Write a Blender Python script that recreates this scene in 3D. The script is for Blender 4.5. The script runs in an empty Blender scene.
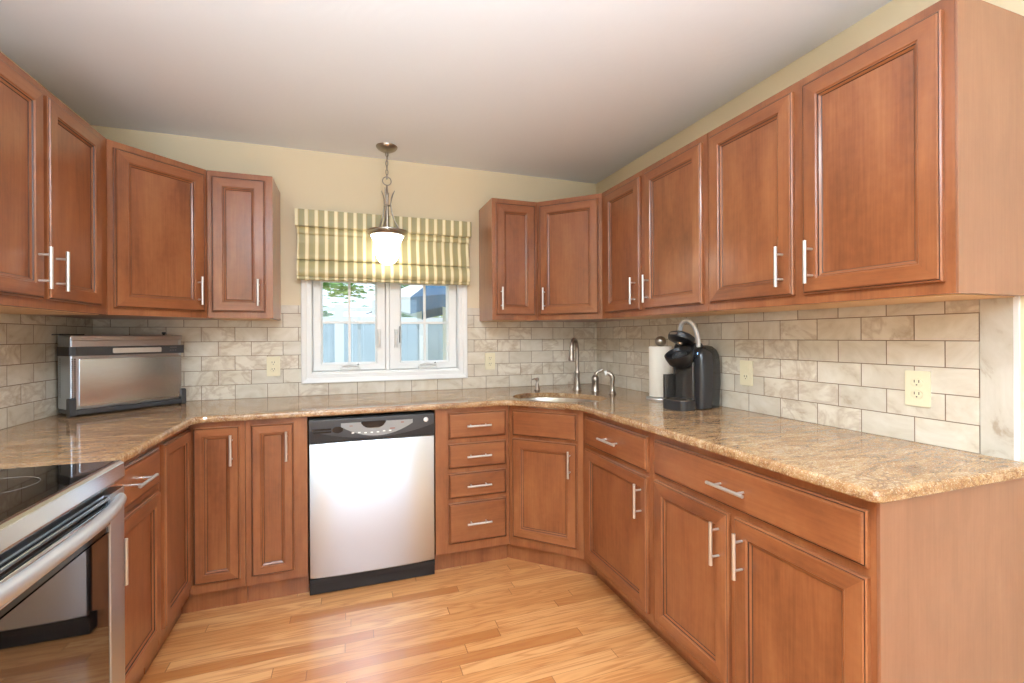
import bpy, bmesh, math, random
from mathutils import Vector, Matrix
random.seed(7)
SC = bpy.context.scene
COL = SC.collection
R = math.radians
PI = math.pi

# ------------------------------------------------------------------ measured room (metres)
XL, XR, YB = -1.294, 1.761, 3.092      # left wall, right wall, back wall
YR = -3.4                              # rear wall behind the camera
ZC = 2.41                              # ceiling
CT = 0.914                             # countertop
BD = 0.605                             # base cabinet depth to the face frame
UD = 0.31                              # wall cabinet depth to the face frame
UB, UT = 1.372, 2.133                  # wall cabinet bottom and top

# ------------------------------------------------------------------ camera
cam_data = bpy.data.cameras.new('camera')
cam = bpy.data.objects.new('camera', cam_data)
COL.objects.link(cam)
F_PX = 466.4
cam_data.sensor_width = 36.0
cam_data.lens = F_PX * 36.0 / 1024.0
cam_data.shift_y = -(341.5 - 336.5) / 1024.0
cam_data.clip_start = 0.02
cam.matrix_world = (Matrix.Translation((0, 0, 1.268)) @ Matrix.Rotation(R(-19.308), 4, 'Z')
                    @ Matrix.Rotation(R(90), 4, 'X') @ Matrix.Rotation(-0.0055, 4, 'Z'))
SC.camera = cam

# ------------------------------------------------------------------ world, lights, exposure
world = bpy.data.worlds.new('world'); SC.world = world
world.use_nodes = True
bg = world.node_tree.nodes['Background']
bg.inputs['Color'].default_value = (0.72, 0.86, 1.0, 1)
bg.inputs['Strength'].default_value = 1.5
SC.view_settings.view_transform = 'Standard'
SC.view_settings.look = 'None'
SC.view_settings.exposure = 0.18
SC.view_settings.gamma = 1.0
SC.view_settings.use_curve_mapping = False

def lamp(name, kind, loc, rot, power, color=(1, 1, 1), size=1.0, size_y=None, spread=None):
    d = bpy.data.lights.new(name, kind)
    d.energy = power; d.color = color
    if kind == 'AREA':
        d.shape = 'RECTANGLE' if size_y else 'DISK'
        d.size = size
        if size_y: d.size_y = size_y
    elif kind == 'SUN':
        d.angle = size
    else:
        d.shadow_soft_size = size
    if spread: d.spread = spread
    o = bpy.data.objects.new(name, d); COL.objects.link(o)
    o.location = loc; o.rotation_euler = rot
    return o
lamp('sunlight', 'SUN', (0, -2, 8), (R(40), 0, R(28)), 1.1, (1.0, 0.93, 0.82), R(0.6))
# daylight through the wide patio doors behind the camera; the area lamps after it are added fill
lamp('patio_daylight', 'AREA', (0.2, YR + 0.06, 1.15), (R(112), 0, 0), 17, (0.80, 0.92, 1.0), 2.5, 2.0)
lamp('left_fill_light', 'AREA', (XL + 0.05, -1.7, 1.35), (R(98), 0, R(-90)), 16, (0.80, 0.92, 1.0), 2.2, 1.5)  # added fill from the left; that wall has no window
lamp('up_fill_light', 'AREA', (-0.2, -2.0, 1.2), (R(180 - 42), 0, 0), 120, (0.70, 0.86, 1.0), 1.6, 1.2, spread=R(76))  # added unseen fill lamp, aimed up to brighten the ceiling
lamp('up_fill_light', 'AREA', (0.0, -0.8, 0.7), (R(180 - 8), 0, 0), 38, (0.70, 0.86, 1.0), 1.6, 1.2, spread=R(110))  # second added upward fill, nearer the camera, with no fixture
lamp('ceiling_fill_light', 'AREA', (0.1, 0.8, ZC - 0.13), (0, 0, 0), 22, (0.84, 0.93, 1.0), 0.34)  # added downward fill inside the front added ceiling lamp
lamp('ceiling_fill_light', 'AREA', (0.3, -1.9, ZC - 0.13), (0, 0, 0), 12, (0.84, 0.93, 1.0), 0.34)  # same added fill for the lamp near the rear wall

# ------------------------------------------------------------------ material helpers
def lin(c):
    out = []
    for v in c:
        v /= 255.0
        out.append(v / 12.92 if v <= 0.04045 else ((v + 0.055) / 1.055) ** 2.4)
    return (out[0], out[1], out[2], 1.0)

class NT:
    def __init__(self, name):
        self.m = bpy.data.materials.new(name); self.m.use_nodes = True
        self.t = self.m.node_tree
        self.b = self.t.nodes['Principled BSDF']
    def n(self, kind, **kw):
        nd = self.t.nodes.new(kind)
        for k, v in kw.items(): setattr(nd, k, v)
        return nd
    def l(self, a, b): self.t.links.new(a, b)
    def val(self, sock, v):
        if hasattr(v, 'is_linked') or hasattr(v, 'links'): self.l(v, sock)
        else: sock.default_value = v
    def math(self, op, a, b=0.0, c=None):
        nd = self.n('ShaderNodeMath', operation=op)
        self.val(nd.inputs[0], a); self.val(nd.inputs[1], b)
        if c is not None: self.val(nd.inputs[2], c)
        return nd.outputs[0]
    def ramp(self, fac, stops):
        nd = self.n('ShaderNodeValToRGB'); cr = nd.color_ramp
        while len(cr.elements) < len(stops): cr.elements.new(0.5)
        for e, (p, c) in zip(cr.elements, stops):
            e.position = p; e.color = c
        self.l(fac, nd.inputs[0]); return nd.outputs[0]
    def mix(self, fac, a, b, mode='MIX'):
        nd = self.n('ShaderNodeMix', data_type='RGBA', blend_type=mode)
        self.val(nd.inputs[0], fac); self.val(nd.inputs[6], a); self.val(nd.inputs[7], b)
        return nd.outputs[2]
    def noise(self, vec, scale, detail=3, rough=0.5, dist=0.0, w=None):
        nd = self.n('ShaderNodeTexNoise')
        if w is not None:
            nd.noise_dimensions = '4D'; self.val(nd.inputs['W'], w)
        self.l(vec, nd.inputs['Vector'])
        nd.inputs['Scale'].default_value = scale; nd.inputs['Detail'].default_value = detail
        nd.inputs['Roughness'].default_value = rough; nd.inputs['Distortion'].default_value = dist
        return nd.outputs['Fac']
    def mapping(self, vec, scale=(1, 1, 1), loc=(0, 0, 0)):
        nd = self.n('ShaderNodeMapping'); self.l(vec, nd.inputs['Vector'])
        nd.inputs['Scale'].default_value = scale; nd.inputs['Location'].default_value = loc
        return nd.outputs[0]
    def bump(self, h, strength, dist=0.01):
        nd = self.n('ShaderNodeBump'); self.l(h, nd.inputs['Height'])
        nd.inputs['Strength'].default_value = strength; nd.inputs['Distance'].default_value = dist
        self.l(nd.outputs[0], self.b.inputs['Normal'])
    def obj(self): return self.n('ShaderNodeTexCoord').outputs['Object']
    def geo(self): return self.n('ShaderNodeNewGeometry').outputs['Position']
    def set(self, **kw):
        for k, v in kw.items():
            self.val(self.b.inputs[k.replace('_', ' ')], v)

def plain(name, rgb, rough=0.5, metal=0.0, **kw):
    t = NT(name); t.set(Base_Color=lin(rgb), Roughness=rough, Metallic=metal, **kw)
    if rough < 0.45: return t.m
    v = t.noise(t.obj(), 60, 2)
    t.l(t.math('MULTIPLY_ADD', v, 0.08, rough - 0.04), t.b.inputs['Roughness'])
    return t.m

def wood(name, axis, base, dark, light, rough=0.28):
    """stained maple: soft blotches plus fine grain along the given axis"""
    t = NT(name)
    rnd = t.n('ShaderNodeObjectInfo').outputs['Random']
    off = t.n('ShaderNodeCombineXYZ')
    t.l(t.math('MULTIPLY', rnd, 37.0), off.inputs[0]); t.l(t.math('MULTIPLY', rnd, 19.0), off.inputs[2])
    add = t.n('ShaderNodeVectorMath', operation='ADD'); t.l(t.obj(), add.inputs[0]); t.l(off.outputs[0], add.inputs[1])
    p = add.outputs[0]
    s1 = (9, 9, 2.2) if axis == 'z' else (2.2, 9, 9)
    s2 = (130, 130, 4) if axis == 'z' else (4, 130, 130)
    n1 = t.noise(t.mapping(p, s1), 1.0, 4, 0.55, 0.6)
    n2 = t.noise(t.mapping(p, s2), 1.0, 3, 0.6)
    n3 = t.noise(p, 34, 3, 0.6)
    f = t.math('ADD', t.math('MULTIPLY', n1, 0.62), t.math('ADD', t.math('MULTIPLY', n2, 0.24), t.math('MULTIPLY', n3, 0.14)))
    c = t.ramp(f, [(0.30, lin(dark)), (0.5, lin(base)), (0.72, lin(light))])
    t.l(c, t.b.inputs['Base Color'])
    t.set(Roughness=rough, Coat_Weight=0.5, Coat_Roughness=0.2)
    t.bump(n2, 0.04, 0.002)
    return t.m

M = {}
M['wood_v'] = wood('maple_upright', 'z', (146, 88, 53), (114, 64, 37), (170, 110, 69))
M['wood_h'] = wood('maple_level', 'x', (143, 85, 50), (112, 62, 36), (165, 106, 66))
M['wood_panel'] = wood('maple_panel', 'z', (142, 84, 50), (108, 60, 34), (165, 106, 66))
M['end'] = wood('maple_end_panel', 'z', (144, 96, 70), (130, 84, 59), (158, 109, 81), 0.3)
M['glaze'] = plain('dark_glaze_line', (58, 30, 20), 0.35)
M['under'] = plain('natural_maple_underside', (214, 176, 132), 0.5)
M['nickel'] = plain('brushed_nickel', (222, 221, 218), 0.36, 0.85)
M['nickel_dark'] = plain('satin_nickel', (168, 160, 150), 0.3, 1.0)
M['black'] = plain('black_plastic', (26, 26, 28), 0.35)
M['blackg'] = plain('gloss_black', (16, 16, 18), 0.08)
M['charcoal'] = plain('charcoal_plastic', (62, 62, 64), 0.35)
M['ivory'] = plain('ivory_plastic', (232, 222, 190), 0.35)
M['slot'] = plain('socket_slot', (70, 62, 50), 0.6)
M['white'] = plain('white_paint', (240, 240, 238), 0.35)
M['handle_white'] = plain('white_metal', (225, 225, 222), 0.35)
M['paper'] = plain('paper_towel', (244, 238, 226), 0.9)
M['switch'] = plain('grey_bar', (120, 120, 118), 0.4)

def stainless(name, rgb, rough, scale):
    t = NT(name); t.set(Base_Color=lin(rgb), Metallic=1.0, Roughness=rough)
    if scale[0] > 200 or scale[1] > 200:
        tg = t.n('ShaderNodeTangent', direction_type='RADIAL', axis='Z')
        t.l(tg.outputs[0], t.b.inputs['Tangent']); t.set(Anisotropic=0.8, Anisotropic_Rotation=0.25)
    
    return t.m
M['steel'] = stainless('brushed_stainless', (200, 205, 212), 0.3, (1.5, 300, 300))
M['steel_v'] = stainless('brushed_stainless_upright', (202, 208, 217), 0.28, (300, 300, 1.5))
M['steel_mirror'] = stainless('polished_stainless', (218, 224, 232), 0.17, (2, 60, 60))
M['sink'] = stainless('sink_steel', (205, 203, 198), 0.3, (40, 40, 40))

def make_glass(name, tint=(1, 1, 1, 1), alpha_gloss=0.08):
    t = NT(name); nt = t.t
    tr = t.n('ShaderNodeBsdfTransparent'); tr.inputs[0].default_value = tint
    gl = t.n('ShaderNodeBsdfGlossy'); gl.inputs['Roughness'].default_value = 0.01
    mx = t.n('ShaderNodeMixShader'); mx.inputs[0].default_value = alpha_gloss
    t.l(tr.outputs[0], mx.inputs[1]); t.l(gl.outputs[0], mx.inputs[2])
    t.l(mx.outputs[0], nt.nodes['Material Output'].inputs[0])
    return t.m
M['pane'] = make_glass('window_glass')

t = NT('oven_glass'); t.set(Base_Color=lin((20, 18, 18)), Roughness=0.03, Specular_IOR_Level=0.9, IOR=2.1); M['oven_glass'] = t.m
t = NT('cooktop_glass'); t.set(Base_Color=lin((14, 13, 13)), Roughness=0.035, IOR=1.7); M['cooktop'] = t.m
t = NT('smoked_tank'); t.set(Base_Color=lin((70, 66, 62)), Roughness=0.08, Transmission_Weight=0.35); M['tank'] = t.m
t = NT('lit_frosted_glass'); t.set(Base_Color=(1, 0.97, 0.92, 1), Roughness=0.4, Emission_Color=(1.0, 0.93, 0.82, 1), Emission_Strength=6.0); M['shade'] = t.m
t = NT('blue_indicator'); t.set(Base_Color=lin((120, 170, 255)), Emission_Color=lin((150, 200, 255)), Emission_Strength=2.5); M['blue'] = t.m

# painted wall
t = NT('cream_wall_paint')
t.set(Base_Color=lin((228, 212, 180)), Roughness=0.6)
t.bump(t.noise(t.geo(), 220, 3), 0.08, 0.002); M['wall'] = t.m

# ceiling, hand-swirled plaster
t = NT('swirled_plaster_ceiling')
p = t.geo()
v = t.n('ShaderNodeTexVoronoi'); v.inputs['Scale'].default_value = 2.3
nw = t.n('ShaderNodeTexNoise'); nw.inputs['Scale'].default_value = 1.6
t.l(p, nw.inputs['Vector'])
wv = t.n('ShaderNodeVectorMath', operation='MULTIPLY_ADD'); t.l(nw.outputs['Color'], wv.inputs[0]); wv.inputs[1].default_value = (0.35, 0.35, 0); t.l(p, wv.inputs[2])
t.l(wv.outputs[0], v.inputs['Vector'])
ring = t.math('SINE', t.math('MULTIPLY', v.outputs['Distance'], 70.0))
fade = t.math('MULTIPLY', ring, t.noise(p, 3.1, 3, 0.6))
t.set(Base_Color=lin((238, 241, 245)), Roughness=0.65)
t.bump(fade, 0.05, 0.003); M['ceiling'] = t.m

# oak strip floor, boards along X
t = NT('oak_strip_floor')
p = t.geo(); sep = t.n('ShaderNodeSeparateXYZ'); t.l(p, sep.inputs[0])
BWD = 0.057
row = t.math('FLOOR', t.math('DIVIDE', sep.outputs[1], BWD))
wn = t.n('ShaderNodeTexWhiteNoise', noise_dimensions='1D'); t.l(row, wn.inputs['W'])
xs = t.math('DIVIDE', t.math('ADD', sep.outputs[0], t.math('MULTIPLY', wn.outputs['Value'], 7.0)),
            t.math('MULTIPLY_ADD', wn.outputs['Value'], 0.45, 0.7))
idx = t.math('FLOOR', xs)
cid = t.n('ShaderNodeCombineXYZ'); t.l(row, cid.inputs[0]); t.l(idx, cid.inputs[1])
wn2 = t.n('ShaderNodeTexWhiteNoise', noise_dimensions='3D'); t.l(cid.outputs[0], wn2.inputs['Vector'])
bid = wn2.outputs['Value']
g1 = t.noise(t.mapping(p, (1.6, 20, 1)), 1.0, 2, 0.5, 0.8, w=t.math('MULTIPLY', bid, 50.0))
g2 = t.noise(t.mapping(p, (9, 260, 1)), 1.0, 3, 0.6, 0.3, w=t.math('MULTIPLY', bid, 90.0))
rings = t.math('ABSOLUTE', t.math('SINE', t.math('MULTIPLY', g1, 22.0)))
base = t.ramp(bid, [(0.0, lin((184, 118, 64))), (0.25, lin((204, 141, 84))), (0.7, lin((218, 158, 100))), (1.0, lin((226, 172, 116)))])
gr = t.math('ADD', t.math('MULTIPLY', rings, 0.55), t.math('MULTIPLY', g2, 0.45))
c = t.mix(t.math('MULTIPLY', t.math('SUBTRACT', 0.80, gr), 1.1), base, lin((176, 104, 52)))
fy = t.math('FRACT', t.math('DIVIDE', sep.outputs[1], BWD)); fx = t.math('FRACT', xs)
gapy = t.math('LESS_THAN', fy, 0.022); gapx = t.math('LESS_THAN', fx, 0.0035)
gap = t.math('MAXIMUM', gapy, gapx)
c = t.mix(t.math('MULTIPLY', gap, 0.7), c, lin((120, 70, 36)))
t.l(c, t.b.inputs['Base Color'])
t.set(Roughness=0.36, Coat_Weight=0.25, Coat_Roughness=0.05)
t.bump(t.math('SUBTRACT', g2, t.math('MULTIPLY', gap, 1.5)), 0.05, 0.002); M['floor'] = t.m

# granite
t = NT('golden_brown_granite')
p = t.geo()
q = t.mapping(p, (1.0, 1.0, 1.0))
rot = t.n('ShaderNodeMapping'); t.l(p, rot.inputs['Vector']); rot.inputs['Rotation'].default_value = (0, 0, R(28)); rot.inputs['Scale'].default_value = (3.0, 8.5, 6)
n1 = t.noise(rot.outputs[0], 1.0, 6, 0.62, 2.2)
n2 = t.noise(p, 95, 4, 0.7)
n3 = t.noise(p, 260, 2, 0.6)
vein = t.n('ShaderNodeTexNoise'); t.l(rot.outputs[0], vein.inputs['Vector']); vein.inputs['Scale'].default_value = 0.9; vein.inputs['Detail'].default_value = 8; vein.inputs['Roughness'].default_value = 0.65; vein.inputs['Distortion'].default_value = 3.0
vv = t.math('ABSOLUTE', t.math('SUBTRACT', vein.outputs['Fac'], 0.5))
c = t.ramp(n1, [(0.30, lin((104, 74, 48))), (0.43, lin((158, 122, 82))), (0.56, lin((182, 149, 107))), (0.75, lin((212, 193, 160)))])
c = t.mix(t.ramp(n2, [(0.42, (0, 0, 0, 1)), (0.62, (0.75, 0.75, 0.75, 1))]), c, lin((160, 112, 74)))
c = t.mix(t.ramp(n3, [(0.56, (0, 0, 0, 1)), (0.72, (0.7, 0.7, 0.7, 1))]), c, lin((233, 220, 200)))
c = t.mix(t.ramp(vv, [(0.0, (0.75, 0.75, 0.75, 1)), (0.022, (0, 0, 0, 1))]), c, lin((112, 72, 46)))
t.l(c, t.b.inputs['Base Color']); t.set(Roughness=0.07, IOR=1.55)
M['granite'] = t.m

def tile_mat(name, axis, ramp):
    """running-bond stone tile, object coords: x or y along the wall from the object's origin, z up"""
    t = NT(name)
    o = t.obj(); s = t.n('ShaderNodeSeparateXYZ'); t.l(o, s.inputs[0])
    cmb = t.n('ShaderNodeCombineXYZ')
    TW, TH = 0.168, 0.0833
    t.l(t.math('ADD', s.outputs[0 if axis == 'x' else 1], TW / 2 + TW * 60), cmb.inputs[0]); t.l(s.outputs[2], cmb.inputs[1])
    b = t.n('ShaderNodeTexBrick'); t.l(cmb.outputs[0], b.inputs['Vector'])
    b.offset = 0.5; b.offset_frequency = 2
    for k, v_ in (('Scale', 1.0), ('Mortar Size', 0.0016), ('Mortar Smooth', 0.15), ('Bias', 0.0), ('Brick Width', TW), ('Row Height', TH)):
        b.inputs[k].default_value = v_
    b.inputs['Color1'].default_value = (0, 0, 0, 1); b.inputs['Color2'].default_value = (1, 1, 1, 1); b.inputs['Mortar'].default_value = (0.5, 0.5, 0.5, 1)
    sc = t.n('ShaderNodeSeparateColor'); t.l(b.outputs['Color'], sc.inputs[0]); idv = sc.outputs[0]
    n1 = t.noise(t.mapping(o, (5, 5, 7)), 1.0, 6, 0.6, 1.8, w=t.math('MULTIPLY', idv, 31.0))
    nv = t.noise(t.mapping(o, (5, 5, 7)), 1.0, 5, 0.55, 1.6, w=t.math('MULTIPLY', idv, 53.0))
    v_ = t.ramp(t.math('ABSOLUTE', t.math('SUBTRACT', nv, 0.5)), [(0.0, (0.42, 0.42, 0.42, 1)), (0.07, (0, 0, 0, 1))])
    vm = t.math('MULTIPLY', v_, t.math('GREATER_THAN', idv, 0.68))
    c = t.ramp(n1, ramp)
    br = t.math('MULTIPLY_ADD', idv, 0.14, 0.93)
    hs = t.n('ShaderNodeHueSaturation'); t.l(c, hs.inputs['Color']); t.l(br, hs.inputs['Value'])
    c = t.mix(vm, hs.outputs[0], lin((168, 140, 112)))
    c = t.mix(b.outputs['Fac'], c, lin((128, 106, 84)))
    t.l(c, t.b.inputs['Base Color'])
    t.l(t.math('MULTIPLY_ADD', b.outputs['Fac'], 0.5, 0.12), t.b.inputs['Roughness'])
    t.bump(t.math('ADD', t.math('MULTIPLY', b.outputs['Fac'], -1.0), t.math('MULTIPLY', n1, 0.06)), 0.5, 0.003)
    return t.m
cream = [(0.28, lin((190, 172, 150))), (0.42, lin((214, 203, 184))), (0.6, lin((224, 215, 199))), (0.75, lin((230, 223, 210)))]
M['tile_x'] = tile_mat('cream_stone_tile', 'x', cream)
M['tile_y'] = tile_mat('cream_stone_tile_side', 'y', cream)
t = NT('stone_border_tile'); n1 = t.noise(t.mapping(t.obj(), (5, 9, 5)), 1.0, 6, 0.6, 2.0)
t.l(t.ramp(n1, [(0.32, lin((176, 160, 140))), (0.42, lin((202, 195, 180))), (0.7, lin((214, 208, 196)))]), t.b.inputs['Base Color']); t.set(Roughness=0.22); M['tile_border'] = t.m

# striped sateen for the roman shade
t = NT('striped_sateen')
s = t.n('ShaderNodeSeparateXYZ'); t.l(t.obj(), s.inputs[0])
fr = t.math('FRACT', t.math('DIVIDE', t.math('ADD', s.outputs[0], 0.02), 0.0545))
c = t.ramp(fr, [(0.0, lin((158, 150, 106))), (0.54, lin((164, 156, 112))), (0.57, lin((196, 172, 110))), (0.62, lin((238, 228, 190))), (0.88, lin((238, 228, 190))), (0.95, lin((196, 172, 110)))])
t.t.nodes[-1].color_ramp.interpolation = 'LINEAR'
t.l(c, t.b.inputs['Base Color']); t.set(Roughness=0.42, Sheen_Weight=0.3)
t.bump(t.noise(t.mapping(t.obj(), (500, 60, 500)), 1.0, 2), 0.08, 0.001); M['fabric'] = t.m

# outdoors
t = NT('vinyl_fence'); n = t.noise(t.geo(), 3, 3)
t.l(t.ramp(n, [(0.3, lin((150, 174, 190))), (0.7, lin((168, 190, 205)))]), t.b.inputs['Base Color']); t.set(Roughness=0.6); M['fence'] = t.m
M['fence_post'] = plain('fence_post_paint', (225, 232, 238), 0.5)
t = NT('lawn_grass'); t.l(t.ramp(t.noise(t.geo(), 18, 4), [(0.3, lin((90, 130, 70))), (0.7, lin((140, 170, 100)))]), t.b.inputs['Base Color']); t.set(Roughness=0.9); M['lawn'] = t.m
t = NT('tree_leaf'); t.l(t.ramp(t.noise(t.geo(), 7, 2), [(0.3, lin((140, 190, 105))), (0.7, lin((190, 225, 150)))]), t.b.inputs['Base Color']); t.set(Roughness=0.6); M['leaf'] = t.m
t = NT('tree_bark'); t.l(t.ramp(t.noise(t.mapping(t.geo(), (20, 20, 4)), 1.0, 4), [(0.3, lin((88, 72, 58))), (0.7, lin((130, 110, 92)))]), t.b.inputs['Base Color']); t.set(Roughness=0.9); M['bark'] = t.m
M['canvas_blue'] = plain('blue_canvas', (62, 112, 150), 0.8)
M['canvas_white'] = plain('white_canvas', (240, 242, 244), 0.8)
M['siding'] = plain('white_siding', (236, 238, 240), 0.6)
M['roof'] = plain('blue_grey_roof', (88, 120, 146), 0.8)
M['door_white'] = plain('door_frame_paint', (236, 236, 232), 0.4)

# ------------------------------------------------------------------ mesh helpers
class MB:
    def __init__(self): self.bm = bmesh.new()
    def face(self, vs, mi=0):
        try: f = self.bm.faces.new(vs)
        except ValueError: return None
        f.material_index = mi; return f
    def box(self, x0, x1, y0, y1, z0, z1, mi=0):
        v = [self.bm.verts.new(p) for p in ((x0, y0, z0), (x1, y0, z0), (x1, y1, z0), (x0, y1, z0), (x0, y0, z1), (x1, y0, z1), (x1, y1, z1), (x0, y1, z1))]
        for q in ((3, 2, 1, 0), (4, 5, 6, 7), (0, 1, 5, 4), (1, 2, 6, 5), (2, 3, 7, 6), (3, 0, 4, 7)): self.face([v[i] for i in q], mi)
        return self
    def prism(self, pts, z0, z1, mi=0):
        a = [self.bm.verts.new((x, y, z0)) for x, y in pts]; b = [self.bm.verts.new((x, y, z1)) for x, y in pts]
        n = len(pts); self.face(a[::-1], mi); self.face(b, mi)
        for i in range(n): self.face([a[i], a[(i + 1) % n], b[(i + 1) % n], b[i]], mi)
        return self
    def extrude_x(self, pts, x0, x1, mi=0, closed=True):
        """pts are (y, z), swept along x"""
        a = [self.bm.verts.new((x0, y, z)) for y, z in pts]; b = [self.bm.verts.new((x1, y, z)) for y, z in pts]
        n = len(pts)
        if closed: self.face(a, mi); self.face(b[::-1], mi)
        for i in range(n if closed else n - 1): self.face([a[i], b[i], b[(i + 1) % n], a[(i + 1) % n]], mi)
        return self
    def rings(self, x0, x1, z0, z1, prof, mats=(0, 0, 0), last=0, special=()):
        """nested rectangles facing -y: prof = (inset, y); mats[0] upright sides, mats[1] level sides"""
        prev = None
        for k, (i, y) in enumerate(prof):
            r = [self.bm.verts.new(p) for p in ((x0 + i, y, z0 + i), (x1 - i, y, z0 + i), (x1 - i, y, z1 - i), (x0 + i, y, z1 - i))]
            if prev:
                for s in range(4):
                    mi = mats[2] if k in special else (mats[1] if s in (0, 2) else mats[0])
                    self.face([prev[s], prev[(s + 1) % 4], r[(s + 1) % 4], r[s]], mi)
            else: self.face(r[::-1], 0)
            prev = r
        self.face(prev, last)
        return self
    def tube(self, pts, rad, seg=12, mi=0, caps=True, closed=False):
        pts = [Vector(p) for p in pts]; n = len(pts)
        rads = rad if isinstance(rad, (list, tuple)) else [rad] * n
        def tang(i):
            if closed: return (pts[(i + 1) % n] - pts[i - 1]).normalized()
            if i == 0: return (pts[1] - pts[0]).normalized()
            if i == n - 1: return (pts[-1] - pts[-2]).normalized()
            return (pts[i + 1] - pts[i - 1]).normalized()
        t0 = tang(0); u = t0.orthogonal().normalized(); prev = t0; loops = []
        for i in range(n):
            t_ = tang(i); q = prev.rotation_difference(t_); u = (q @ u).normalized(); u = (u - t_ * u.dot(t_)).normalized(); prev = t_
            w = t_.cross(u)
            loops.append([self.bm.verts.new(pts[i] + (u * math.cos(2 * PI * k / seg) + w * math.sin(2 * PI * k / seg)) * rads[i]) for k in range(seg)])
        m = n if closed else n - 1
        for i in range(m):
            A, B = loops[i], loops[(i + 1) % n]
            for k in range(seg): self.face([A[k], A[(k + 1) % seg], B[(k + 1) % seg], B[k]], mi)
        if caps and not closed: self.face(loops[0][::-1], mi); self.face(loops[-1], mi)
        return self
    def lathe(self, prof, cx=0, cy=0, seg=32, mi=0, cap0=True, cap1=True, sx=1.0, sy=1.0):
        """prof = (radius, z) bottom to top"""
        loops = [[self.bm.verts.new((cx + sx * r * math.cos(2 * PI * k / seg), cy + sy * r * math.sin(2 * PI * k / seg), z)) for k in range(seg)] for r, z in prof]
        for A, B in zip(loops, loops[1:]):
            for k in range(seg): self.face([A[k], A[(k + 1) % seg], B[(k + 1) % seg], B[k]], mi)
        if cap0: self.face(loops[0][::-1], mi)
        if cap1: self.face(loops[-1], mi)
        return self
    def rbox(self, x0, x1, y0, y1, z0, z1, r, mi=0, seg=3, axis='z'):
        """box with the edges along one axis rounded"""
        a0, a1, b0, b1, c0, c1 = {'z': (x0, x1, y0, y1, z0, z1), 'y': (x0, x1, z0, z1, y0, y1), 'x': (y0, y1, z0, z1, x0, x1)}[axis]
        pts = []
        for cx, cy, s in ((a1 - r, b1 - r, 0), (a0 + r, b1 - r, 1), (a0 + r, b0 + r, 2), (a1 - r, b0 + r, 3)):
            for k in range(seg + 1):
                an = PI / 2 * (s + k / seg); pts.append((cx + r * math.cos(an), cy + r * math.sin(an)))
        conv = {'z': lambda a, b, c: (a, b, c), 'y': lambda a, b, c: (a, c, b), 'x': lambda a, b, c: (c, a, b)}[axis]
        A = [self.bm.verts.new(conv(a, b, c0)) for a, b in pts]; B = [self.bm.verts.new(conv(a, b, c1)) for a, b in pts]
        n = len(pts); self.face(A, mi); self.face(B, mi)
        for i in range(n): self.face([A[i], A[(i + 1) % n], B[(i + 1) % n], B[i]], mi)
        return self
    def xform(self, m):
        bmesh.ops.transform(self.bm, matrix=m, verts=self.bm.verts); return self
    def build(self, name, mats, parent=None, smooth=None, bevel=0, loc=None):
        bmesh.ops.recalc_face_normals(self.bm, faces=self.bm.faces)
        me = bpy.data.meshes.new(name); self.bm.to_mesh(me); self.bm.free()
        if not isinstance(mats, (list, tuple)): mats = [mats]
        for m in mats: me.materials.append(M[m] if isinstance(m, str) else m)
        o = bpy.data.objects.new(name, me); COL.objects.link(o)
        if parent: o.parent = parent
        if loc: o.location = loc
        if bevel:
            b = o.modifiers.new('bevel', 'BEVEL'); b.width = bevel; b.segments = 2; b.limit_method = 'ANGLE'; b.angle_limit = R(40)
        if smooth is not None:
            ang = R(smooth)
            me.polygons.foreach_set('use_smooth', [True] * len(me.polygons))
            bm = bmesh.new(); bm.from_mesh(me)
            for e in bm.edges:
                if len(e.link_faces) == 2 and e.calc_face_angle(0) > ang: e.smooth = False
            bm.to_mesh(me); bm.free()
        return o

def tag(o, label=None, cat=None, group=None, kind=None):
    if label: o['label'] = label
    if cat: o['category'] = cat
    if group: o['group'] = group
    if kind: o['kind'] = kind
    return o
def thing(name, loc, rz=0.0, label=None, cat=None, group=None, kind=None):
    o = bpy.data.objects.new(name, None); COL.objects.link(o); o.empty_display_size = 0.05
    o.location = loc; o.rotation_euler = (0, 0, rz)
    return tag(o, label, cat, group, kind)
def structure(o): o['kind'] = 'structure'; return o

# ------------------------------------------------------------------ room shell
WT = 0.16
structure(MB().box(XL - WT, XR + WT, YR - WT, YB + WT, -0.1, 0).build('floor', 'floor'))
structure(MB().box(XL - WT, XR + WT, YR - WT, YB + WT, ZC, ZC + 0.12).build('ceiling', 'ceiling'))
structure(MB().box(XL - WT, XL, YR - WT, YB + WT, 0, ZC).build('wall_left', 'wall'))
structure(MB().box(XR, XR + WT, YR - WT, YB + WT, 0, ZC).build('wall_right', 'wall'))
WX0, WX1, WZ0, WZ1 = -0.222, 0.708, 1.045, 1.93       # window opening
b = MB()
b.box(XL, WX0, YB, YB + WT, 0, ZC); b.box(WX1, XR, YB, YB + WT, 0, ZC)
b.box(WX0, WX1, YB, YB + WT, 0, WZ0); b.box(WX0, WX1, YB, YB + WT, WZ1, ZC)
structure(b.build('wall_back', 'wall'))
PX0, PX1, PZ = -1.0, 1.4, 2.1                          # patio door opening behind the camera
b = MB()
b.box(XL, PX0, YR - WT, YR, 0, ZC); b.box(PX1, XR, YR - WT, YR, 0, ZC); b.box(PX0, PX1, YR - WT, YR, PZ, ZC)
structure(b.build('wall_rear', 'wall'))
d = structure(thing('door_1', (0.2, YR - 0.08, 0)))
b = MB()
for x in (-1.2, -0.03, 1.14): b.box(x, x + 0.06, -0.03, 0.03, 0, PZ)
b.box(-1.14, 1.14, -0.03, 0.03, 0, 0.08); b.box(-1.14, 1.14, -0.03, 0.03, PZ - 0.06, PZ)
b.build('door_frame', 'door_white', d)
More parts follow.
